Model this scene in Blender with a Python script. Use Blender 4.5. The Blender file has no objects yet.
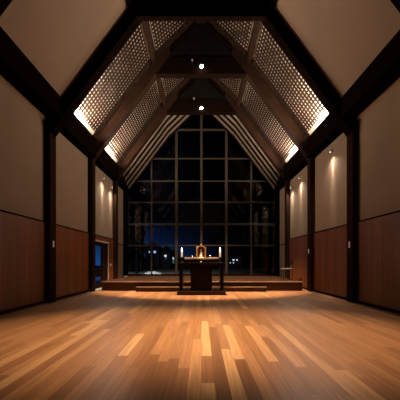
import bpy, bmesh, math, random
from mathutils import Vector, Matrix
random.seed(7)
S = bpy.context.scene
COL = S.collection
F = 298.0; CH = 1.07

# ---------------- camera ----------------
cam = bpy.data.cameras.new('camera'); co = bpy.data.objects.new('camera', cam); COL.objects.link(co)
co.location = (0, 0, CH); co.rotation_euler = (math.pi/2, 0, 0)
cam.sensor_width = 36; cam.sensor_fit = 'HORIZONTAL'; cam.lens = 36*F/400
cam.shift_x = -0.0035; cam.shift_y = 0.155; cam.clip_start = 0.05; cam.clip_end = 500
S.camera = co
S.view_settings.view_transform = 'Standard'; S.view_settings.look = 'None'
S.view_settings.gamma = 1; S.view_settings.use_curve_mapping = False
S.view_settings.exposure = 0.0

# ---------------- world: dusk sky, last blue light low to the left ----------------
w = bpy.data.worlds.new('night_sky'); S.world = w; w.use_nodes = True
nt = w.node_tree; N = nt.nodes; L = nt.links; N.clear()
tc = N.new('ShaderNodeTexCoord'); sx = N.new('ShaderNodeSeparateXYZ'); L.new(tc.outputs['Generated'], sx.inputs[0])
rz = N.new('ShaderNodeValToRGB'); rx = N.new('ShaderNodeMapRange')
L.new(sx.outputs['Z'], rz.inputs[0])
cr = rz.color_ramp; cr.elements[0].position = 0.0; cr.elements[0].color = (.010, .075, .26, 1)
cr.elements[1].position = 0.14; cr.elements[1].color = (.0008, .002, .005, 1)
e = cr.elements.new(.07); e.color = (.0030, .018, .07, 1)
rx.inputs['From Min'].default_value = -.36; rx.inputs['From Max'].default_value = .08
rx.inputs['To Min'].default_value = 1.15; rx.inputs['To Max'].default_value = 0.03
rx.clamp = True
L.new(sx.outputs['X'], rx.inputs['Value'])
pw = N.new('ShaderNodeMath'); pw.operation = 'POWER'; pw.inputs[1].default_value = 1.6
L.new(rx.outputs[0], pw.inputs[0])
bg = N.new('ShaderNodeBackground'); wo = N.new('ShaderNodeOutputWorld')
L.new(rz.outputs[0], bg.inputs[0]); L.new(pw.outputs[0], bg.inputs[1]); L.new(bg.outputs[0], wo.inputs[0])

WARM = (1.0, .70, .42)
def spot(name, loc, to, watts, deg, blend=.5, col=WARM, r=.03, parent=None):
    l = bpy.data.lights.new(name, 'SPOT'); l.energy = watts; l.spot_size = math.radians(deg); l.spot_blend = blend
    l.color = col; l.shadow_soft_size = r
    o = bpy.data.objects.new(name, l); COL.objects.link(o); o.location = loc
    o.rotation_euler = (Vector(to)-Vector(loc)).to_track_quat('-Z', 'Y').to_euler()
    return o
# downlights at the tie beams; far two get fittings below, the nearer are unseen
for sx_ in (-1.0, 1.0): spot('downlight_glow', (sx_, 4.66, 7.30), (sx_*1.15, 4.75, 0), 2850, 43, .85, r=.06)
spot('downlight_glow', (0, 7.62, 7.40), (0, 6.6, 0), 20, 50, 1.0, r=.06)
spot('downlight_glow', (0, 10.55, 7.85), (0, 12.5, 0), 8000, 63, .35, r=.06)
spot('downlight_glow', (0, 13.55, 7.95), (0, 13.4, 0), 150, 60, 1.0, r=.06)

# ---------------- materials ----------------
def mat(name):
    m = bpy.data.materials.new(name); m.use_nodes = True
    n = m.node_tree.nodes; b = n['Principled BSDF']
    return m, m.node_tree, b
def simple(name, col, rough=.5, metal=0, spec=.5, noise=0, scale=4):
    m, t, b = mat(name)
    b.inputs['Base Color'].default_value = (*col, 1); b.inputs['Roughness'].default_value = rough
    b.inputs['Metallic'].default_value = metal; b.inputs['Specular IOR Level'].default_value = spec
    if noise:
        tx = t.nodes.new('ShaderNodeTexNoise'); tx.inputs['Scale'].default_value = scale; tx.inputs['Detail'].default_value = 5
        c = t.nodes.new('ShaderNodeTexCoord'); t.links.new(c.outputs['Object'], tx.inputs['Vector'])
        r = t.nodes.new('ShaderNodeValToRGB')
        r.color_ramp.elements[0].position = .3; r.color_ramp.elements[1].position = .7
        r.color_ramp.elements[0].color = (*[x*(1-noise) for x in col], 1); r.color_ramp.elements[1].color = (*[min(1, x*(1+noise)) for x in col], 1)
        t.links.new(tx.outputs['Fac'], r.inputs[0]); t.links.new(r.outputs[0], b.inputs['Base Color'])
    return m
def wood(name, dark, light, scl, rough=.45, spec=.4, boards=None):
    """grain along the axis with the small scale; boards=(axis, width) adds board joints"""
    m, t, b = mat(name); nn = t.nodes; ll = t.links
    c = nn.new('ShaderNodeTexCoord'); mp = nn.new('ShaderNodeMapping'); mp.inputs['Scale'].default_value = scl
    ll.new(c.outputs['Object'], mp.inputs[0])
    tx = nn.new('ShaderNodeTexNoise'); tx.inputs['Scale'].default_value = 1; tx.inputs['Detail'].default_value = 6; tx.inputs['Roughness'].default_value = .6
    ll.new(mp.outputs[0], tx.inputs['Vector'])
    r = nn.new('ShaderNodeValToRGB'); r.color_ramp.elements[0].position = .3; r.color_ramp.elements[1].position = .72
    r.color_ramp.elements[0].color = (*dark, 1); r.color_ramp.elements[1].color = (*light, 1)
    ll.new(tx.outputs['Fac'], r.inputs[0]); out = r.outputs[0]
    if boards:
        ax, wd = boards
        sp = nn.new('ShaderNodeSeparateXYZ'); ll.new(c.outputs['Object'], sp.inputs[0])
        d = nn.new('ShaderNodeMath'); d.operation = 'DIVIDE'; d.inputs[1].default_value = wd; ll.new(sp.outputs[ax], d.inputs[0])
        fl = nn.new('ShaderNodeMath'); fl.operation = 'FLOOR'; ll.new(d.outputs[0], fl.inputs[0])
        wn = nn.new('ShaderNodeTexWhiteNoise'); wn.noise_dimensions = '1D'; ll.new(fl.outputs[0], wn.inputs['W'])
        fr = nn.new('ShaderNodeMath'); fr.operation = 'FRACT'; ll.new(d.outputs[0], fr.inputs[0])
        gt = nn.new('ShaderNodeMath'); gt.operation = 'GREATER_THAN'; gt.inputs[1].default_value = .05; ll.new(fr.outputs[0], gt.inputs[0])
        mr = nn.new('ShaderNodeMapRange'); mr.inputs['To Min'].default_value = .72; mr.inputs['To Max'].default_value = 1.2; ll.new(wn.outputs['Value'], mr.inputs['Value'])
        mu = nn.new('ShaderNodeMath'); mu.operation = 'MULTIPLY'; ll.new(mr.outputs[0], mu.inputs[0])
        g2 = nn.new('ShaderNodeMapRange'); g2.inputs['To Min'].default_value = .45; ll.new(gt.outputs[0], g2.inputs['Value']); ll.new(g2.outputs[0], mu.inputs[1])
        vm = nn.new('ShaderNodeVectorMath'); vm.operation = 'SCALE'; ll.new(out, vm.inputs[0]); ll.new(mu.outputs[0], vm.inputs['Scale'])
        out = vm.outputs[0]
    ll.new(out, b.inputs['Base Color']); b.inputs['Roughness'].default_value = rough; b.inputs['Specular IOR Level'].default_value = spec
    return m
def glow(name, col, strength):
    m, t, b = mat(name); b.inputs['Base Color'].default_value = (*col, 1)
    b.inputs['Emission Color'].default_value = (*col, 1); b.inputs['Emission Strength'].default_value = strength
    return m
def glass(name):
    m, t, b = mat(name); nn = t.nodes; nn.remove(b); o = nn['Material Output']
    lw = nn.new('ShaderNodeLayerWeight'); lw.inputs[0].default_value = .5
    p = nn.new('ShaderNodeMath'); p.operation = 'POWER'; p.inputs[1].default_value = 5; t.links.new(lw.outputs['Facing'], p.inputs[0])
    mr = nn.new('ShaderNodeMapRange'); mr.inputs['To Min'].default_value = .045; t.links.new(p.outputs[0], mr.inputs['Value'])
    tr = nn.new('ShaderNodeBsdfTransparent'); tr.inputs[0].default_value = (.9, .93, .94, 1)
    gl = nn.new('ShaderNodeBsdfGlossy'); gl.inputs['Roughness'].default_value = .01
    mx = nn.new('ShaderNodeMixShader'); t.links.new(mr.outputs[0], mx.inputs[0]); t.links.new(tr.outputs[0], mx.inputs[1]); t.links.new(gl.outputs[0], mx.inputs[2])
    t.links.new(mx.outputs[0], o.inputs[0]); return m

M = {}
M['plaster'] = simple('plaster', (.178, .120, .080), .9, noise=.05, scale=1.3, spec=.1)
M['backing'] = simple('roof_lining', (.78, .68, .56), .9, spec=.1)
M['beam'] = wood('beam_and_shaded_rafter', (.002, .0011, .0008), (.0055, .0027, .0018), (14, 1.2, 14), .9, 0)
M['beam_v'] = wood('stained_post', (.010, .005, .004), (.024, .011, .007), (20, 20, 1.2), .9, 0)
M['rafterw'] = wood('lit_rafter_wood', (.008, .0035, .002), (.018, .008, .0042), (2.5, 30, 2.5), .7, .03)
M['lattice'] = simple('lattice_wood', (.012, .0065, .004), .7, spec=.03, noise=.25, scale=9)
M['wains'] = wood('wainscot_wood', (.095, .027, .0065), (.165, .050, .013), (9, 9, .7), .42, .35, ('Y', .16))
M['dark'] = simple('dark_board_and_shade', (.004, .003, .0025), .9, spec=.02, noise=.3, scale=3)
M['frame'] = wood('window_frame_wood', (.014, .009, .006), (.025, .016, .011), (20, 20, 1.5), .5, .2)
M['plat'] = wood('platform_wood', (.030, .012, .005), (.05, .020, .008), (1.2, 9, 9), .4, .3, None)
M['riser'] = wood('riser_wood', (.035, .013, .005), (.06, .022, .009), (1.2, 9, 9), .4, .3, None)
M['altar'] = wood('altar_wood', (.005, .002, .0018), (.012, .0045, .003), (3, 12, 12), .4, .2)
M['plinth'] = wood('plinth_wood', (.025, .008, .005), (.045, .015, .009), (2, 12, 12), .4, .3)
M['rail'] = simple('pale_oak', (.62, .46, .36), .4, noise=.15, scale=12)
M['gold'] = simple('gilded_wood', (.95, .50, .19), .4, metal=.15, noise=.3, scale=40)
M['gilt_dark'] = simple('niche_red', (.10, .035, .018), .6)
M['ivory'] = simple('carved_ivory_figure', (.85, .62, .45), .5)
M['silver'] = simple('silver', (.75, .72, .68), .25, metal=1)
M['wax'] = simple('candle_wax', (.85, .74, .6), .5)
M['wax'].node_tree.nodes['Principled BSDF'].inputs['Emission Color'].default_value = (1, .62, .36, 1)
M['wax'].node_tree.nodes['Principled BSDF'].inputs['Emission Strength'].default_value = .55  # emission paints the flame's glow through the wax
M['flame'] = glow('flame', (1, .72, .42), 16)
M['niche'] = glow('niche_lamp_glow', (1, .68, .48), 1.6)
M['iron'] = simple('black_iron', (.012, .011, .010), .45, metal=.3)
M['white_metal'] = simple('grey_enamel', (.3, .28, .25), .5)
M['grey_pad'] = simple('grey_seat_pad', (.16, .16, .165), .8)
M['tan'] = wood('lit_rafter_face', (.10, .075, .056), (.16, .12, .09), (2.5, 30, 2.5), .7, .1)
M['nosing'] = wood('pale_nosing', (.36, .20, .12), (.50, .30, .20), (1.2, 20, 20), .4, .4)
M['switch'] = simple('switch_plastic', (.75, .72, .68), .4)
M['bulb'] = glow('lamp_face', (1, .84, .62), 60)
M['bulb_off'] = simple('unlit_lens', (.25, .22, .2), .2)
M['lens_s'] = glow('small_lamp_face', (1, .84, .62), 8)
M['cove'] = glow('cove_strip', (1, .78, .52), 2.0)
M['glass'] = glass('window_glass')
M['jamb'] = simple('pale_door_trim', (.42, .33, .27), .5)
M['ground'] = simple('garden_ground', (.34, .34, .31), .95, spec=0, noise=.2, scale=.6)
M['hill'] = simple('dark_hillside', (.006, .007, .008), 1, spec=0, noise=.3, scale=.1)
M['foliage'] = simple('dark_foliage', (.003, .004, .003), 1, spec=0, noise=.4, scale=2)
M['bark'] = simple('bark', (.006, .005, .004), 1, spec=0)
M['stone'] = simple('pale_stone', (.42, .43, .46), .8, noise=.15, scale=2)
M['house'] = simple('night_house_wall', (.03, .035, .05), .9)
M['win_blue'] = glow('distant_window_blue', (.45, .65, 1), .9)
M['win_warm'] = glow('distant_window_pale', (.8, .85, 1), .9)
M['teal_reflection'] = glow('distant_teal_reflection', (.12, .45, .55), .35)  # glow painting the teal reflection below distant lit windows
M['threshold'] = simple('grey_stone_sill', (.34, .34, .36), .5)

# floor material: per-plank value from a face-corner attribute, grain along Y
def floor_mat():
    m, t, b = mat('oak_floor'); nn = t.nodes; ll = t.links
    at = nn.new('ShaderNodeAttribute'); at.attribute_name = 'plank'
    sp = nn.new('ShaderNodeSeparateColor'); ll.new(at.outputs['Color'], sp.inputs[0])
    r = nn.new('ShaderNodeValToRGB'); el = r.color_ramp.elements
    el[0].position = 0; el[0].color = (.19, .078, .032, 1); el[1].position = 1; el[1].color = (.66, .40, .20, 1)
    x = el.new(.45); x.color = (.31, .140, .060, 1); x = el.new(.75); x.color = (.43, .215, .098, 1)
    ll.new(sp.outputs[0], r.inputs[0])
    c = nn.new('ShaderNodeTexCoord'); ad = nn.new('ShaderNodeVectorMath'); ad.operation = 'ADD'
    cx = nn.new('ShaderNodeCombineXYZ'); k = nn.new('ShaderNodeMath'); k.operation = 'MULTIPLY'; k.inputs[1].default_value = 37
    ll.new(sp.outputs[1], k.inputs[0]); ll.new(k.outputs[0], cx.inputs[1]); ll.new(k.outputs[0], cx.inputs[2])
    ll.new(c.outputs['Object'], ad.inputs[0]); ll.new(cx.outputs[0], ad.inputs[1])
    mp = nn.new('ShaderNodeMapping'); mp.inputs['Scale'].default_value = (38, 1.3, 1); ll.new(ad.outputs[0], mp.inputs[0])
    n1 = nn.new('ShaderNodeTexNoise'); n1.inputs['Scale'].default_value = 1; n1.inputs['Detail'].default_value = 6; n1.inputs['Distortion'].default_value = .6
    ll.new(mp.outputs[0], n1.inputs['Vector'])
    mr = nn.new('ShaderNodeMapRange'); mr.inputs['From Min'].default_value = .25; mr.inputs['From Max'].default_value = .75
    mr.inputs['To Min'].default_value = .70; mr.inputs['To Max'].default_value = 1.24; ll.new(n1.outputs['Fac'], mr.inputs['Value'])
    vm = nn.new('ShaderNodeVectorMath'); vm.operation = 'SCALE'; ll.new(r.outputs[0], vm.inputs[0]); ll.new(mr.outputs[0], vm.inputs['Scale'])
    ll.new(vm.outputs[0], b.inputs['Base Color'])
    b.inputs['Roughness'].default_value = .38; b.inputs['Specular IOR Level'].default_value = .4
    return m
M['floor'] = floor_mat()

# ---------------- mesh helpers ----------------
class MB:
    def __init__(s): s.v = []; s.f = []
    def box(s, x0, x1, y0, y1, z0, z1):
        if x0 > x1: x0, x1 = x1, x0
        if y0 > y1: y0, y1 = y1, y0
        n = len(s.v); s.v += [(x, y, z) for z in (z0, z1) for y in (y0, y1) for x in (x0, x1)]
        s.f += [tuple(n+i for i in q) for q in ((0, 2, 3, 1), (4, 5, 7, 6), (0, 1, 5, 4), (2, 6, 7, 3), (0, 4, 6, 2), (1, 3, 7, 5))]
        return s
    def prism(s, pts, y0, y1):           # polygon in XZ extruded along Y
        n = len(s.v); k = len(pts)
        s.v += [(x, y0, z) for x, z in pts]+[(x, y1, z) for x, z in pts]
        s.f.append(tuple(range(n, n+k))); s.f.append(tuple(range(n+2*k-1, n+k-1, -1)))
        for i in range(k):
            j = (i+1) % k; s.f.append((n+j, n+i, n+k+i, n+k+j))
        return s
    def lathe(s, prof, c=(0, 0, 0), n=20):
        b0 = len(s.v); k = len(prof)
        for i in range(n):
            a = 2*math.pi*i/n
            for r, z in prof: s.v.append((c[0]+r*math.cos(a), c[1]+r*math.sin(a), c[2]+z))
        for i in range(n):
            j = (i+1) % n
            for q in range(k-1): s.f.append((b0+i*k+q, b0+j*k+q, b0+j*k+q+1, b0+i*k+q+1))
        return s
    def bar(s, a, b, wd, n=8):           # round bar between two points
        a = Vector(a); b = Vector(b); d = (b-a).normalized()
        u = d.orthogonal().normalized(); v = d.cross(u); b0 = len(s.v)
        for p in (a, b):
            for i in range(n):
                t = 2*math.pi*i/n; s.v.append(tuple(p+u*wd*math.cos(t)+v*wd*math.sin(t)))
        for i in range(n):
            j = (i+1) % n; s.f.append((b0+i, b0+j, b0+n+j, b0+n+i))
        s.f.append(tuple(b0+i for i in range(n))[::-1]); s.f.append(tuple(b0+n+i for i in range(n)))
        return s
    def build(s, name, m, parent=None, bevel=0, smooth=False, off=None):
        v = s.v
        if off is not None: v = [(x-off[0], y-off[1], z-off[2]) for x, y, z in v]
        me = bpy.data.meshes.new(name); me.from_pydata(v, [], s.f)
        bm = bmesh.new(); bm.from_mesh(me); bmesh.ops.remove_doubles(bm, verts=bm.verts, dist=1e-6); bmesh.ops.recalc_face_normals(bm, faces=bm.faces); bm.to_mesh(me); bm.free()
        me.materials.append(M[m]); o = bpy.data.objects.new(name, me); COL.objects.link(o)
        if off is not None and parent is None: o.location = off
        if parent is not None: o.parent = parent
        if bevel:
            bv = o.modifiers.new('bevel', 'BEVEL'); bv.width = bevel; bv.segments = 2; bv.limit_method = 'ANGLE'
        if smooth:
            for p in me.polygons: p.use_smooth = True
        return o
def tag(o, label=None, cat=None, group=None, kind=None):
    if label: o['label'] = label
    if cat: o['category'] = cat
    if group: o['group'] = group
    if kind: o['kind'] = kind
    return o
def thing(name, loc, label, cat, group=None):
    o = bpy.data.objects.new(name, None); o.empty_display_size = .1; COL.objects.link(o); o.location = loc
    return tag(o, label, cat, group)
def struct(o): o['kind'] = 'structure'; return o
def side(p, s): return [(x*s, z) for x, z in p]

# ---------------- main dimensions ----------------
W = 4.1; WI = 3.93; YB = -3.0; YG = 15.6; PW = .31
TY = [1.75, 4.75, 7.75, 10.75, 13.75]                 # near faces of the frames
AIN = [9.8, 9.8, 9.71, 10.06, 10.15]                   # inner rafter line apex
ZC = [7.45, 7.45, 7.46, 7.86, 7.97]                    # underside of the tie beams
SL = 1.34; AL = 10.6; UL = 9.99; SU = .98; XK = 1.69
def zl(x, add=0): return (AL-SL*x if x > XK else UL-SU*x)+add

# ---------------- floor ----------------
def build_floor():
    pw = .12; vs = []; fs = []; vals = []
    lo = int(math.floor(-W/pw)); hi = int(math.ceil(W/pw))
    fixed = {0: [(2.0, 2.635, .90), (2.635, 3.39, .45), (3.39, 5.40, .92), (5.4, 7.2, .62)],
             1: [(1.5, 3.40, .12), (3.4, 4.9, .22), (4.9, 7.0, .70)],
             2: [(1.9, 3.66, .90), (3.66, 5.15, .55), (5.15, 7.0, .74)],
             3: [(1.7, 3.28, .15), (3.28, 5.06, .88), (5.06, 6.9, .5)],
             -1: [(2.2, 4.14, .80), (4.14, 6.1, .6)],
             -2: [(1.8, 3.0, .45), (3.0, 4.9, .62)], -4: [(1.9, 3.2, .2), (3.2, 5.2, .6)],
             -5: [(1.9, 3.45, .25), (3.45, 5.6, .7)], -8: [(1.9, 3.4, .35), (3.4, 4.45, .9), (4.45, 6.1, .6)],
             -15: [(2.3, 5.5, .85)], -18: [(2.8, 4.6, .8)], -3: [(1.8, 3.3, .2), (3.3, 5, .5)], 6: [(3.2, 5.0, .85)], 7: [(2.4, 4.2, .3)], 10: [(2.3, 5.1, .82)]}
    for c in range(lo, hi):
        x0 = max(-W, c*pw); x1 = min(W, (c+1)*pw); segs = []
        y = YB-random.random()*1.5
        while y < YG:
            ln = random.uniform(1.0, 2.3); segs.append((y, y+ln, min(1, max(0, random.gauss(.56, .13)))))
            y += ln
        if c in fixed:
            fx = fixed[c]; a, b = fx[0][0], fx[-1][1]
            new = [(p, min(q, a), v) for p, q, v in segs if p < a]+fx+[(max(p, b), q, v) for p, q, v in segs if q > b]
            segs = new
        for p, q, v in segs:
            p = max(p, YB); q = min(q, YG+.1)
            if q-p < .01: continue
            n = len(vs); g = .0005
            vs += [(x0+g, p+g, 0), (x1-g, p+g, 0), (x1-g, q-g, 0), (x0+g, q-g, 0)]; fs.append((n, n+1, n+2, n+3)); vals.append((v, random.random()))
    me = bpy.data.meshes.new('floor'); nb = len(vs)
    # sub-floor slab under the boards
    me.from_pydata(vs, [], fs)
    ca = me.color_attributes.new('plank', 'FLOAT_COLOR', 'CORNER')
    for i, p in enumerate(me.polygons):
        for li in p.loop_indices: ca.data[li].color = (vals[i][0], vals[i][1], 0, 1)
    me.materials.append(M['floor']); o = bpy.data.objects.new('floor', me); COL.objects.link(o); struct(o)
    s = MB().box(-W-.15, W+.15, YB-.1, YG+.2, -.2, -.004).build('floor', 'dark'); struct(s)
build_floor()

# ---------------- walls ----------------
DY0, DY1, DZ = 11.30, 13.05, 1.88
wl = MB(); wl.box(-W-.15, -W, YB, DY0, 0, 5.6); wl.box(-W-.15, -W, DY1, YG+.15, 0, 5.6); wl.box(-W-.15, -W, DY0, DY1, DZ, 5.6)
struct(wl.build('wall_left', 'plaster'))
struct(MB().box(W, W+.15, YB, YG+.15, 0, 5.6).build('wall_right', 'plaster'))
struct(MB().box(-W-.15, W+.15, YB-.15, YB, 0, 11).build('wall_back', 'plaster'))
# wainscots between the posts
k = 1; ZW = 2.10
def wains(s, y0, y1, z0=0, z1=ZW):
    global k
    m = MB(); m.box(s*W, s*(W-.03), y0, y1, z0, z1)
    o = m.build('trim_%d' % k, 'wains'); struct(o); k += 1
    if z1 == ZW:
        m = MB(); m.box(s*W, s*(W-.045), y0, y1, z1, z1+.03); o = m.build('trim_%d' % k, 'beam'); struct(o); k += 1
    return o
for s in (-1, 1):
    edges = [YB]+TY
    for i in range(len(edges)):
        y0 = edges[i]+(PW if i else 0); y1 = edges[i+1] if i+1 < len(edges) else None
        if y1 is None: continue
        if s == -1 and y0 > 11:
            wains(s, y0, DY0-.07); wains(s, DY1+.07, y1)
            wains(s, DY0-.07, DY1+.07, DZ+.07, ZW)
        else: wains(s, y0, y1)
    # skirting
    for i in range(len(edges)-1):
        y0 = edges[i]+(PW if i else 0); y1 = edges[i+1]
        if s == -1 and y0 > 11: y1 = DY0-.07
        o = MB().box(s*(W-.03), s*(W-.05), y0, y1, 0, .07).build('baseboard_%s' % ('left' if s < 0 else 'right'), 'beam_v'); struct(o)
    # narrow rail and foot trim on the plaster strip beside the glazed gable
    o = MB().box(s*W, s*(W-.03), TY[-1]+PW, YG, 1.93, 1.97).build('trim_%d' % k, 'beam'); struct(o); k += 1

# ---------------- ceiling ----------------
for s in (-1, 1):
    # near bays: plaster slope up to the purlin, dark boards above
    A = 10.21; xp = 1.835
    lo = [(W+.15, A-SL*(W+.15)), (xp, A-SL*xp), (xp, A-SL*xp+.15), (W+.15, A-SL*(W+.15)+.15)]
    struct(MB().prism(side(lo, s), YB, TY[2]).build('ceiling', 'plaster'))
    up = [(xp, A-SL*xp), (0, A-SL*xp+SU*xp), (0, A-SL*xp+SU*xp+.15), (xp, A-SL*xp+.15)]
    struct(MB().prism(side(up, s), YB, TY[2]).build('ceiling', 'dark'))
    # lattice bays: lining set back behind the lattice
    o1 = .32
    bk = [(W+.15, AL+o1-SL*(W+.15)), (XK, zl(XK)+o1), (0, UL+o1), (0, UL+o1+.12), (XK, zl(XK)+o1+.12), (W+.15, AL+o1-SL*(W+.15)+.12)]
    struct(MB().prism(side(bk, s), TY[2], TY[4]+PW).build('ceiling', 'backing'))
    o1 = .02
    bk = [(W+.15, AL+o1-SL*(W+.15)), (XK, zl(XK)+o1), (0, UL+o1), (0, UL+o1+.5), (XK, zl(XK)+o1+.5), (W+.15, AL+o1-SL*(W+.15)+.5)]
    struct(MB().prism(side(bk, s), TY[4]+PW, YG+.6).build('ceiling', 'dark'))  # last-bay lining darkened: shade between the slim rafters put in its colour

# ---------------- eave beams ----------------
sn = {-1: 'left', 1: 'right'}
BAYS = [(YB, TY[0], 'behind the viewer'), (TY[0]+PW, TY[1], 'right beside the viewer'), (TY[1]+PW, TY[2], 'below the plain plaster slope'),
        (TY[2]+PW, TY[3], 'under the nearer glowing lattice'), (TY[3]+PW, TY[4], 'under the farther glowing lattice'), (TY[4]+PW, YG, 'in the last bay before the gable window')]
for s in (-1, 1):
    for i, (y0, y1, nm) in enumerate(BAYS):
        xi, zt = (3.63, 5.33) if i < 3 else (3.80, 5.50)
        o = MB().prism(side([(W, 4.82), (xi, 4.82), (xi, zt), (W, zt if i > 2 else 4.84)], s), y0, y1).build('eave_beam', 'beam')
        tag(o, 'dark timber eave beam along the top of the %s wall, %s' % (sn[s], nm), 'beam', 'eave beams')

# ---------------- timber frames ----------------
tl = ['dark timber frame behind the viewer', 'dark timber frame nearest the viewer, crossing the top corners',
      'dark timber frame where plain plaster slopes meet the lattices, without a lit lamp',
      'dark timber frame between the two lattice bays, carrying the larger lit lamp',
      'dark timber frame farthest back, at the raised platform by the gable window']
for i, y in enumerate(TY):
    t = thing('timber_frame', (0, y, 0), tl[i], 'timber frame')
    a = AIN[i]; zc = ZC[i]
    far = i >= 3
    top = AL+.31 if i >= 2 else 10.21+.13; upa = UL+.31 if i >= 2 else 9.5
    upi = UL-.16 if i >= 2 else 8.95
    xc = (a-(zc+.5))/SL-.15
    for s in (-1, 1):
        MB().box(s*WI, s*W, 0, PW, 0, 4.9).build('post', 'beam_v', t)
        p = [(WI, a-SL*WI), (xc, a-SL*xc), (xc, max(a-SL*xc+.2, min(top-SL*xc, upa-SU*xc))), ]
        xo = XK if i >= 2 else 1.835
        p = [(WI, a-SL*WI), (xc, a-SL*xc), (xc, (top-SL*xo)+SU*(xo-xc)), (xo, top-SL*xo), (W, top-SL*W), (W, a-SL*WI)]
        if xc > xo: p = [(WI, a-SL*WI), (xc, a-SL*xc), (xc, top-SL*xc), (W, top-SL*W), (W, a-SL*WI)]
        MB().prism(side(p, s), 0, PW).build('rafter', 'rafterw' if far else 'beam', t, bevel=.008)  # near rafters darkened, far ones browned: shade and light put in the colour
        # slimmer upper rafter
        ztop = (top-SL*xo)+SU*xo
        q = [(xc, ztop-.47-SU*xc+ (0 if i < 2 else 0)), (0, ztop-.47), (0, ztop), (xc, ztop-SU*xc)]
        MB().prism(side(q, s), .002, PW-.002).build('upper_rafter', 'beam', t)
    # tie beam with its lower flange
    xe = (a-zc)/SL+.05
    tw = .16 if i == 2 else .26
    MB().box(-xe, xe, .01, tw-.01, zc+.06, zc+.62).build('tie_beam', 'beam', t)
    MB().box(-xe+.02, xe-.02, 0, tw, zc, zc+.06).build('beam_flange', 'beam', t, bevel=.006)
    # boarded infill between tie beam and rafters
    ztop = (top-SL*xo)+SU*xo
    ia = ztop-.47-.10
    xi = (ia-(zc+.62))/SU
    MB().prism([(-xi, zc+.62), (xi, zc+.62), (0, ia)], .04, .14).build('infill_board', 'dark', t)

# purlins and ridge
for s in (-1, 1):
    for a, b in ((TY[2]+PW, TY[3]), (TY[3]+PW, TY[4])):
        pl = MB().prism(side([(XK-.05, zl(XK-.05)-.05), (XK+.05, zl(XK+.05)-.05), (XK+.11, zl(XK+.11)+.12), (XK-.07, zl(XK-.07)+.14)], s), a, b).build('purlin', 'rafterw')
        tag(pl, 'brown timber purlin between upper and lower lattice on the %s slope, %s bay' % (sn[s], 'nearer' if b < 11 else 'farther'), 'beam')
for s in (-1, 1):
    for a, b, nm in BAYS[:3]:
        xp = 1.835; m = MB().prism(side([(xp-.12, 7.75), (xp+.05, 7.60), (xp+.05, 7.675), (xp, 7.742), (xp-.10, 7.84)], s), a, b)
        tag(m.build('purlin', 'beam'), 'dark purlin on the %s above the plain plaster slope, %s' % (sn[s], nm.replace('below the plain plaster slope', 'nearest the lattices')), 'beam')
for a, b, nm in BAYS[3:]:
    m = MB().prism([(-.18, UL-.30), (.18, UL-.30), (.18, UL-.19), (0, UL-.02), (-.18, UL-.19)], a, b)
    tag(m.build('ridge_beam', 'dark'), 'blackened ridge beam at the roof peak, %s' % nm.replace('under', 'above'), 'beam')

# ---------------- lattices ----------------
def lattice(s, y0, y1, xa, xb, za, zb, nrow, ncol, label):
    """grid in the sloping plane from (xa,za) low to (xb,zb) high"""
    t = thing('lattice_panel', (s*xa, y0, za), label, 'lattice', 'backlit lattices')
    d = Vector((xb-xa, 0, zb-za)); ln = d.length; d.normalize(); nrm = Vector((-d.z, 0, d.x))
    if nrm.z > 0: nrm = -nrm
    def quad(m, u0, u1, v0, v1, th, o=0):
        n = len(m.v)
        for dd in (o, o-th):
            for uu, vv in ((u0, v0), (u1, v0), (u1, v1), (u0, v1)):
                p = d*uu-nrm*dd*-1
                m.v.append((s*p.x, vv, p.z))
        m.f += [tuple(n+i for i in q) for q in ((0, 1, 2, 3), (7, 6, 5, 4), (0, 4, 5, 1), (1, 5, 6, 2), (2, 6, 7, 3), (3, 7, 4, 0))]
    Ly = y1-y0; g = MB(); pr = ln/nrow; pc = Ly/ncol; bw = .054; bc = .078
    for r in range(nrow+1): quad(g, max(0, r*pr-bw/2), min(ln, r*pr+bw/2), 0, Ly, .014)
    g.build('cross_slats', 'lattice', t)
    g = MB()
    for c in range(ncol+1): quad(g, 0, ln, max(0, c*pc-bc/2), min(Ly, c*pc+bc/2), .014, .0)
    g.build('long_slats', 'lattice', t).location = (0, 0, .0)
    return t
for s in (-1, 1):
    for bi, (y0, y1) in enumerate(((TY[2]+PW, TY[3]), (TY[3]+PW, TY[4]))):
        bn = ['nearer', 'farther'][bi]
        xa = 3.72; xb = XK+.13
        lattice(s, y0, y1, xa, xb, zl(xa), zl(xb), 27, 17, 'brightly backlit lower lattice on the %s roof slope in the %s bay' % (sn[s], bn))
        xa = XK-.11; xb = .2
        lattice(s, y0, y1, xa, xb, zl(xa), zl(xb), 17, 17, 'dim upper lattice near the ridge on the %s roof slope in the %s bay' % (sn[s], bn))
        # cove lamp on top of the eave beam behind the lattice
        t = thing('cove_light', (s*3.93, (y0+y1)/2, 5.5), 'warm strip light hidden behind the foot of the %s lattice in the %s bay' % (sn[s], bn), 'light', 'cove strip lights')
        h = (y1-y0)/2-.04
        MB().box(-.03, .03, -h, h, 0, .04).build('housing', 'white_metal', t)
        MB().box(-.022, .022, -h+.01, h-.01, .04, .05).build('diffuser', 'cove', t)
        l = bpy.data.lights.new('cove_lamp', 'AREA'); l.shape = 'RECTANGLE'; l.size = .05; l.size_y = 2*h; l.energy = 800; l.color = (1, .82, .66)
        o = bpy.data.objects.new('cove_lamp', l); COL.objects.link(o); o.parent = t; o.location = (0, 0, .06)
        dr = Vector((-s*1, 0, 1.45)); o.rotation_euler = dr.to_track_quat('-Z', 'Y').to_euler()

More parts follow.
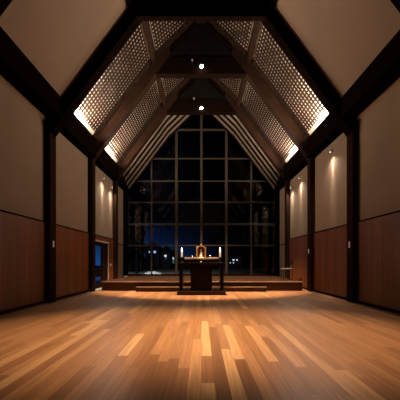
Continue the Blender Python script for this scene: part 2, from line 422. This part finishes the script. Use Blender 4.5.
# ---------------- secondary rafters in the last bay ----------------
SR = [14.26, 14.62, 14.98, 15.34]
LO = [-.57, -.675, -.78, -.885]
on = ['nearest the last timber frame', 'second from the last timber frame', 'third from the last timber frame', 'nearest the gable window']
for s in (-1, 1):
    for q, y in enumerate(SR):
        xk2 = .2; lo = LO[q]
        p = [(3.75, zl(3.75)+.01), (3.75, zl(3.75)+lo), (XK, zl(XK)+lo), (xk2, zl(xk2)+lo), (xk2, zl(xk2)+.01), (XK, zl(XK)+.01)]
        o = MB().prism(side(p, s), y, y+.05).build('common_rafter', 'beam')
        b0, b1 = lo+.12, lo+.27
        bt = [(3.75, zl(3.75)+b0), (XK, zl(XK)+b0), (xk2, zl(xk2)+b0), (xk2, zl(xk2)+b1), (XK, zl(XK)+b1), (3.75, zl(3.75)+b1)]
        MB().prism(side(bt, s), y-.015, y).build('lit_strip', 'tan', o)  # tan strip added as the rafter's lit face; the light is in its colour
        tag(o, 'slim dark rafter with lit-face strip on the %s slope, %s' % (sn[s], on[q]), 'rafter', 'slim rafters before the gable window')

# ---------------- platform ----------------
MB_ = MB().box(-3.68, 3.73, 11.0, YG, .02, .31).build('platform', 'riser')
tag(MB_, 'wide low wooden platform in front of the glazed gable', 'platform')
MB().box(-3.70, 3.75, 11.03, YG, .31, .35).build('platform_top', 'plat', MB_)
MB().box(-3.70, 3.75, 10.98, 11.03, .315, .352).build('nosing', 'nosing', MB_, bevel=.004)
stp = MB().box(-2.34, 2.34, 10.74, 10.98, 0, .145).build('step', 'riser')
tag(stp, 'long low wooden step in front of the platform', 'step')
MB().box(-2.36, 2.36, 10.76, 10.98, .145, .175).build('tread', 'plat', stp)
MB().box(-2.36, 2.36, 10.71, 10.76, .142, .177).build('nosing', 'nosing', stp, bevel=.004)

# ---------------- gable window ----------------
wn = MB()
prof_in = [(-3.93, .35), (3.93, .35), (3.93, zl(3.93)), (XK, zl(XK)), (0, UL), (-XK, zl(XK)), (-3.93, zl(3.93))]
def glazed():
    t = bpy.data.objects.new('window_1', None); COL.objects.link(t); t.location = (0, YG, 0); struct(t)
    # outer frame
    f = MB(); d0, d1 = 0, .14
    f.box(-W, -3.86, d0, d1, .35, 5.5); f.box(3.86, W, d0, d1, .35, 5.5); f.box(-3.86, 3.86, d0, d1, .33, .43)
    for s in (-1, 1):
        f.prism(side([(W, zl(W)+.2), (W, zl(W)-.15), (XK, zl(XK)-.15), (0, UL-.15), (0, UL+.2), (XK, zl(XK)+.2)], s), d0, d1)
    f.build('outer_frame', 'beam', t)
    for x in (-2.62, -1.31, 0, 1.31, 2.62):
        hv = .062 if abs(x) < 2 else .03
        MB().box(x-hv, x+hv, -.01, .13, .43, zl(abs(x))-.12).build('mullion', 'frame', t)
    for z, hh in ((1.94, .028), (3.06, .05), (4.21, .03), (5.31, .03), (6.49, .028), (8.01, .035)):
        xe = 3.86
        if z > zl(3.86)-.15:
            xe = (AL-z)/SL-.1 if z < zl(XK) else (UL-z)/SU-.1
        MB().box(-xe, xe, .0, .12, z-hh, z+hh).build('transom', 'frame', t)
    g = MB().prism([(-3.9, .4), (3.9, .4), (3.9, zl(3.9)), (XK, zl(XK)), (0, UL), (-XK, zl(XK)), (-3.9, zl(3.9))], .06, .07).build('glass', 'glass', t)
glazed()

# ---------------- side door ----------------
d = bpy.data.objects.new('door_1', None); COL.objects.link(d); d.location = (-W, DY0, 0); struct(d)
L_ = DY1-DY0
f = MB(); f.box(-.15, .035, -.07, 0, 0, DZ+.07); f.box(-.15, .035, L_, L_+.05, 0, DZ+.07); f.box(-.15, .035, 0, L_, DZ, DZ+.06)
f.build('door_frame', 'jamb', d)
y1 = 1.15
f = MB(); f.box(-.09, -.04, .01, .10, .02, DZ-.01); f.box(-.09, -.04, y1-.06, y1, .02, DZ-.01); f.box(-.09, -.04, .10, y1-.06, DZ-.16, DZ-.01); f.box(-.09, -.04, .10, y1-.06, .02, .2); f.box(-.09, -.04, .10, y1-.06, .76, .83)
lf = f.build('door_leaf', 'beam_v', d)
MB().box(-.07, -.062, .10, y1-.06, .2, DZ-.16).build('glass', 'glass', lf)
f = MB().box(-.09, -.04, y1+.01, L_-.01, .02, DZ-.01).build('door_leaf', 'beam_v', d)
MB().box(-.04, -.02, y1+.11, y1+.14, .85, 1.25).build('door_handle', 'silver', f)
sl = MB().box(-W-.15, -W+.3, 10.0+1.06, DY1, 0, .012).build('trim_%d' % k, 'threshold'); struct(sl); k += 1

# balustrade outside the side door
t = thing('balustrade', (-5.6, 9, 0), 'dark railing outside the side door, seen through its lower pane', 'railing')
m = MB(); m.box(-.03, .03, 0, 8, .72, .77); m.build('handrail', 'iron', t)
m = MB()
for i in range(40): m.box(-.01, .01, .1+i*.2, .12+i*.2, -.1, .72)
m.build('balusters', 'iron', t)

# ---------------- switches on the posts ----------------
for (s, y, z, lb) in ((-1, TY[2]+.16, 1.55, 'small pale switch plate on the near left post'), (1, TY[2]+.16, 1.53, 'small pale switch plate on the near right post'), (1, TY[3]+.16, 1.46, 'small pale switch plate on the right post beside the platform')):
    t = thing('wall_switch', (s*WI, y, z), lb, 'switch')
    MB().box(0, -s*.012, -.035, .035, -.085, .085).build('plate', 'switch', t, bevel=.003)
    MB().box(-s*.012, -s*.02, -.012, .012, -.03, .03).build('rocker', 'switch', t)
t = thing('wall_switch', (-W+.03, 13.36, .95), 'small pale switch plate on the wainscot beside the side door', 'switch')
MB().box(0, .012, -.05, .05, -.05, .05).build('plate', 'switch', t, bevel=.003)
MB().box(.012, .02, -.02, .02, -.02, .02).build('rocker', 'switch', t)

# ---------------- wall spotlights ----------------
def wall_spot(s, y, z, lb, watts):
    t = thing('wall_spotlight', (s*W, y, z), lb, 'spotlight', 'wall washing spotlights')
    MB().box(0, -s*.03, -.04, .04, -.05, .05).build('mounting_plate', 'white_metal', t, bevel=.004)
    MB().bar((-s*.03, 0, 0), (-s*.06, 0, 0), .01).build('arm', 'white_metal', t)
    MB().lathe([(0, .07), (.02, .07), (.028, .03), (.028, -.05), (.024, -.05), (.024, -.03), (0, -.03)], (-s*.085, 0, 0), 16).build('lamp_head', 'white_metal', t)
    MB().lathe([(0, 0), (.023, 0), (.023, .004), (0, .004)], (-s*.085, 0, -.045), 16).build('lens', 'lens_s', t)
    spot('wall_spot_beam', (s*(W-.085), y, z-.06), (s*(W+.13), y, z-2.06), watts*26, 25, .9, (1, .86, .68), .012)
    spot('wall_spot_spill', (s*(W-.14), y, z-.07), (s*(W-1.6), y, z-3), watts*11, 150, 1.0, (1, .88, .74), .03)
wall_spot(1, 9.30, 4.55, 'small wall spotlight high on the right plaster panel nearer the viewer', 16)
wall_spot(1, 12.25, 4.55, 'small wall spotlight high on the right plaster panel beside the platform', 16)
wall_spot(-1, 12.30, 4.55, 'small wall spotlight high on the left plaster panel above the side door', 16)
wall_spot(1, 13.42, 4.45, 'small wall spotlight tucked against the farthest right post', 16)
wall_spot(-1, 13.42, 4.45, 'small wall spotlight tucked against the farthest left post', 16)

# ---------------- beam downlights ----------------
def beam_lamp(x, y, z, lb, lit, r=.055):
    t = thing('beam_spotlight', (x, y, z), lb, 'spotlight', 'spotlights on the tie beams')
    MB().box(-.03, .03, .09, .14, -.03, .05).build('bracket', 'iron', t)
    MB().bar((0, .1, 0), (0, .0, 0), .012).build('arm', 'iron', t)
    h = MB().lathe([(0, r*1.6), (r*.6, r*1.5), (r, r*.3), (r, 0), (r*.9, 0)], (0, 0, -.02), 20).build('lamp_head', 'iron', t)
    # round lit face bulges below the head
    MB().lathe([(r*.9, .0), (r*.86, -r*.45), (r*.55, -r*.85), (0, -r)], (0, 0, -.02), 20).build('lens', 'bulb' if lit else 'bulb_off', t, smooth=True)
beam_lamp(0, TY[3]-.14, ZC[3]+.21, 'lit spotlight on the middle tie beam, the larger bright lamp', True, .07)
beam_lamp(0, TY[4]-.14, ZC[4]+.17, 'lit spotlight on the farthest tie beam, the smaller bright lamp', True, .07)
beam_lamp(-.33, TY[3]-.14, ZC[3]+.42, 'unlit spotlight left of the lit lamp on the middle tie beam', False, .035)
beam_lamp(-.34, TY[4]-.14, ZC[4]+.60, 'unlit spotlight left of the lit lamp on the farthest tie beam', False, .035)

# ---------------- altar ----------------
AY = 9.58
t = thing('altar', (0, AY, 0), 'dark wooden altar table with solid central block on a low plinth', 'altar')
MB().box(-.785, .785, 0, .95, 0, .035).build('plinth_foot', 'altar', t)
MB().box(-.775, .775, .01, .94, .035, .13).build('plinth', 'plinth', t, bevel=.005)
for s in (-1, 1):
    MB().box(s*.735, s*.625, .24, .78, .13, .965).build('leg', 'altar', t, bevel=.004)
MB().box(-.36, .35, .27, .75, .13, .965).build('centre_panel', 'altar', t, bevel=.004)
MB().box(-.625, .625, .30, .72, .90, .965).build('apron', 'altar', t)
MB().box(-.75, .75, .14, .86, .965, 1.05).build('table_top', 'altar', t, bevel=.006)

# shelf behind candles
t = thing('altar_shelf', (0, AY+.5, 1.05), 'low dark shelf with a pale oak rail along the back of the altar', 'shelf')
MB().box(-.66, .66, 0, .22, 0, .115).build('base', 'altar', t)
MB().box(-.585, .60, .15, .20, .115, .18).build('rail', 'rail', t, bevel=.006)

def candle(x, lb):
    t = thing('candlestick', (x, AY+.40, 1.05), lb[1], 'candlestick', 'altar candlesticks')
    MB().lathe([(0, 0), (.05, 0), (.052, .015), (.02, .03), (.018, .14), (.045, .165), (.05, .185), (0, .185)], n=20).build('stand', 'iron', t, smooth=True)
    MB().lathe([(0, .178), (.036, .178), (.038, .19), (0, .19)], n=20).build('drip_pan', 'iron', t)
    c = thing('candle', (x, AY+.40, 1.24), lb[0], 'candle', 'altar candles')
    MB().lathe([(0, 0), (.030, 0), (.030, .205), (.026, .215), (.010, .205), (0, .205)], n=20).build('wax', 'wax', c, smooth=True)
    MB().bar((0, 0, .2), (0, 0, .225), .003).build('wick', 'iron', c)
    MB().lathe([(0, .215), (.014, .228), (.02, .248), (.014, .275), (.005, .30), (0, .31)], n=12).build('flame', 'flame', c, smooth=True)
    l = bpy.data.lights.new('candle_light', 'POINT'); l.energy = 7; l.color = (1, .68, .38); l.shadow_soft_size = .02
    o = bpy.data.objects.new('candle_light', l); COL.objects.link(o); o.parent = c; o.location = (0, -.06, .30)
candle(-.655, ('white pillar candle burning at the left end of the altar', 'small dark candlestick at the left end of the altar'))
candle(.625, ('white pillar candle burning at the right end of the altar', 'small dark candlestick at the right end of the altar'))

# gilded shrine
t = thing('gilded_shrine', (-.01, AY+.485, 1.166), 'small gilded shrine with peaked top standing at the centre of the altar', 'shrine')
m = MB(); hw = .165
m.box(-hw, hw, 0, .12, 0, .045); m.box(-hw, -hw+.045, .0, .12, .045, .34); m.box(hw-.045, hw, .0, .12, .045, .34)
# stepped arch + gable
n = 10; ro, ri = hw, hw-.045
pts = [(ro*math.cos(math.pi*i/n), .34+ro*.75*math.sin(math.pi*i/n)) for i in range(n+1)]+[(ri*math.cos(math.pi*(n-i)/n), .34+ri*.72*math.sin(math.pi*(n-i)/n)) for i in range(n+1)]
for i in range(n):
    a = math.pi*i/n; b = math.pi*(i+1)/n
    m.prism([(ro*math.cos(a), .34+ro*.75*math.sin(a)), (ro*math.cos(b), .34+ro*.75*math.sin(b)), (ri*math.cos(b), .34+ri*.72*math.sin(b)), (ri*math.cos(a), .34+ri*.72*math.sin(a))], .0, .12)
m.build('frame', 'gold', t, bevel=.004)
MB().prism([(-hw+.03, .04), (hw-.03, .04), (hw-.03, .36), (.07, .43), (-.07, .43), (-hw+.03, .36)], .09, .115).build('back_panel', 'gilt_dark', t)
MB().prism([(-.05, .44), (.05, .44), (.012, .50), (0, .535), (-.012, .50)], .03, .09).build('finial', 'gold', t, bevel=.004)
for x in (-hw+.022, hw-.022):
    MB().lathe([(0, .34), (.026, .34), (.026, .36), (.012, .37), (.018, .39), (0, .42)], (x, .05, 0), 12).build('knob', 'gold', t, smooth=True)
g = MB().lathe([(0, 0), (.05, 0), (.055, .03), (.04, .09), (.045, .14), (.035, .17), (.016, .18), (.028, .20), (.03, .225), (.018, .25), (0, .255)], (0, .045, .075), 16).build('figure', 'ivory', t, smooth=True)
MB().box(-.10, .10, .03, .085, .045, .075).build('figure_base', 'ivory', t, bevel=.004)
MB().box(-.10, .10, .008, .028, .045, .065).build('niche_lamp', 'niche', t, bevel=.003)
l = bpy.data.lights.new('niche_glow', 'POINT'); l.energy = .55; l.color = (1, .66, .40); l.shadow_soft_size = .03
o = bpy.data.objects.new('niche_glow', l); COL.objects.link(o); o.parent = t; o.location = (0, -.03, .12)
t = thing('altar_bell', (-.01, AY+.40, 1.05), 'small silver hand bell on the altar below the gilded shrine', 'bell')
MB().lathe([(.044, 0), (.046, .006), (.030, .03), (.022, .05), (.010, .06), (0, .062)], n=20).build('bell_cup', 'silver', t, smooth=True)
MB().lathe([(0, .06), (.005, .062), (.006, .085), (.009, .092), (0, .1)], n=12).build('handle', 'silver', t, smooth=True)

# ---------------- chair on the platform ----------------
t = thing('chair', (3.46, 12.1, .352), 'dark chair with grey seat at the right end of the platform', 'chair')
for x in (-.17, .17):
    for y in (-.18, .18): MB().bar((x*1.05, y*1.05, 0), (x, y, .42), .014).build('leg', 'iron', t)
MB().box(-.19, .19, -.2, .2, .40, .425).build('seat_frame', 'iron', t)
MB().box(-.19, .19, -.2, .2, .425, .465).build('seat_pad', 'grey_pad', t, bevel=.012)
for y in (.18, -.18): MB().bar((.17, y, .42), (.21, y*1.05, .78), .014).build('back_post', 'iron', t)
MB().box(.185, .215, -.19, .19, .60, .78).build('backrest', 'altar', t, bevel=.008)

# ---------------- outside ----------------
g = MB(); g.v = [(-.31*(YG+.75), YG+.75, 0), (60, YG+.75, 0), (60, 52, 0), (-.31*52, 52, 0)]; g.v += [(x, y, -.3) for x, y, z in g.v]
g.f = [(0, 1, 2, 3), (7, 6, 5, 4), (0, 4, 5, 1), (1, 5, 6, 2), (2, 6, 7, 3), (3, 7, 4, 0)]
g = g.build('garden_ground', 'ground'); struct(g)
g = MB().box(-W-6, W+3, YG+.15, YG+.75, -.1, .05).build('terrace_edge', 'threshold'); struct(g)
def hill():
    vs = []; fs = []; xs = [-15.5+i*2.5 for i in range(42)]; ys = [48, 52, 58, 66, 76]
    for j, y in enumerate(ys):
        for x in xs:
            h = [0, .5, 1, .9, .6][j]
            base = 2.0 if x < 6 else 2.3+min(10, (x-6)*.5)
            vs.append((x, y, h*(base+.35*math.sin(x*.7)+.2*math.sin(x*2.1+j))-.2))
    n = len(xs)
    for j in range(len(ys)-1):
        for i in range(n-1): fs.append((j*n+i, j*n+i+1, (j+1)*n+i+1, (j+1)*n+i))
    m = MB(); m.v = vs; m.f = fs; o = m.build('hillside', 'hill'); struct(o)
hill()
def tree(x, y, h, r, lb):
    t = thing('tree', (x, y, 0), lb, 'tree', 'dark trees in the garden')
    MB().lathe([(.16, 0), (.11, h*.3), (.07, h*.7)], n=10).build('trunk', 'bark', t)
    bm = bmesh.new()
    for i in range(26):
        a = random.uniform(0, 6.28); zz = random.uniform(.25, 1); rr = r*(1.05-zz*.75)*random.uniform(.2, .8)
        q = bmesh.ops.create_icosphere(bm, subdivisions=2, radius=r*random.uniform(.28, .45))
        for v in q['verts']:
            v.co = v.co*random.uniform(.85, 1.15)+Vector((rr*math.cos(a), rr*math.sin(a), h*zz))
    me = bpy.data.meshes.new('crown'); bm.to_mesh(me); bm.free(); me.materials.append(M['foliage'])
    o = bpy.data.objects.new('crown', me); COL.objects.link(o); o.parent = t
hd = MB()
for i in range(60):
    hx = random.uniform(-9.8, -6.9); hh = random.uniform(2.2, 4.2)
    hd.lathe([(0, 0), (.5, .1), (.62, hh*.5), (.4, hh*.85), (0, hh)], (hx, 33+random.uniform(-.6, .6), 0), 9)
tag(hd.build('hedge', 'foliage'), 'dark hedge outside behind the lower left panes', 'hedge')
tree(-6.1, 28, 9, 1.5, 'dark tree beyond the glass left of the distant lights')
tree(5.8, 26, 9, 1.8, 'dark tree beyond the glass at the right of the gable window')
hd = MB()
for i in range(40):
    hh = random.uniform(.75, .9)
    hd.lathe([(0, 0), (.4, .05), (.5, hh*.5), (.35, hh*.9), (0, hh)], (random.uniform(-8.6, -7.0), random.uniform(17, 23), 0), 9)
tag(hd.build('hedge', 'foliage'), 'low dark hedge outside, seen through the side door', 'hedge')
# pale boulder in the garden
bm = bmesh.new(); q = bmesh.ops.create_icosphere(bm, subdivisions=3, radius=1)
for v in bm.verts:
    v.co = Vector((v.co.x*.80, v.co.y*.6, max(-.05, v.co.z*.36)))*(1+.05*math.sin(v.co.x*9)+.04*math.sin(v.co.y*7))
me = bpy.data.meshes.new('boulder'); bm.to_mesh(me); bm.free(); me.materials.append(M['stone'])
for p in me.polygons: p.use_smooth = True
bo = bpy.data.objects.new('boulder', me); COL.objects.link(bo); bo.location = (-3.6, 22, 0.02)
tag(bo, 'pale low boulder in the garden beyond the lower left panes', 'rock')

def house(px, Y, wd, wins, lb):
    X = (px-201.4)/F*Y
    t = thing('distant_house', (X, Y, 0), lb, 'house', 'houses far off in the dark')
    zt = max(z for _, z, _, _, _ in wins)+.7
    MB().box(-wd/2, wd/2, 0, 4, 0, zt).build('wall', 'house', t)
    MB().prism([(-wd/2-.2, zt), (wd/2+.2, zt), (0, zt+.8)], -.2, 4.2).build('roof', 'hill', t)
    for x, z, a, b, m in wins: MB().box(x-a/2, x+a/2, -.03, 0, z-b/2, z+b/2).build('window', m, t)
def zz(y, Y): return CH+(262-y)/F*Y
Y = 46
u = Y/F
house(152, Y, 2.2, [((149.5-152)*u, zz(252, Y), 1.1*u, 1.6*u, 'win_blue'), ((154.8-152)*u, zz(252, Y), 2.2*u, 2.2*u, 'win_blue')], 'distant dark house with two small bluish lit windows, leftmost through the glass')
house(166, Y+.5, 1.3, [(-.6*u, zz(255.8, Y), 2.4*u, 2*u, 'win_warm'), (0, zz(258.3, Y), 1*u, 1.2*u, 'teal_reflection')], 'distant dark house with one pale lit window, just left of the bright one')
house(173, Y+5.5, 1.4, [(0, zz(258, Y), 2*u, 2.4*u, 'win_warm'), (0, zz(261.8, Y), 2*u, 3*u, 'teal_reflection')], 'distant dark house with a bright white window above its teal reflection')
house(235, Y, 2.2, [((233.5-235)*u, zz(260, Y), 2*u, 1.5*u, 'win_warm'), ((237-235)*u, zz(260, Y), 1.4*u, 1.5*u, 'win_warm'), ((229.6-235)*u+.1, zz(262.8, Y), 1*u, 1*u, 'win_warm'), ((233.5-235)*u, zz(262.8, Y), 1.2*u, 1.2*u, 'win_blue')], 'distant dark house with a cluster of small pale windows right of the altar')
# added unseen fill light on the garden ground, no lamp stands here
spot('garden_fill', (-4.0, YG+.45, 4.2), (-4.4, 25, 0), 3000, 75, 1.0, (.9, .93, .92), .1)
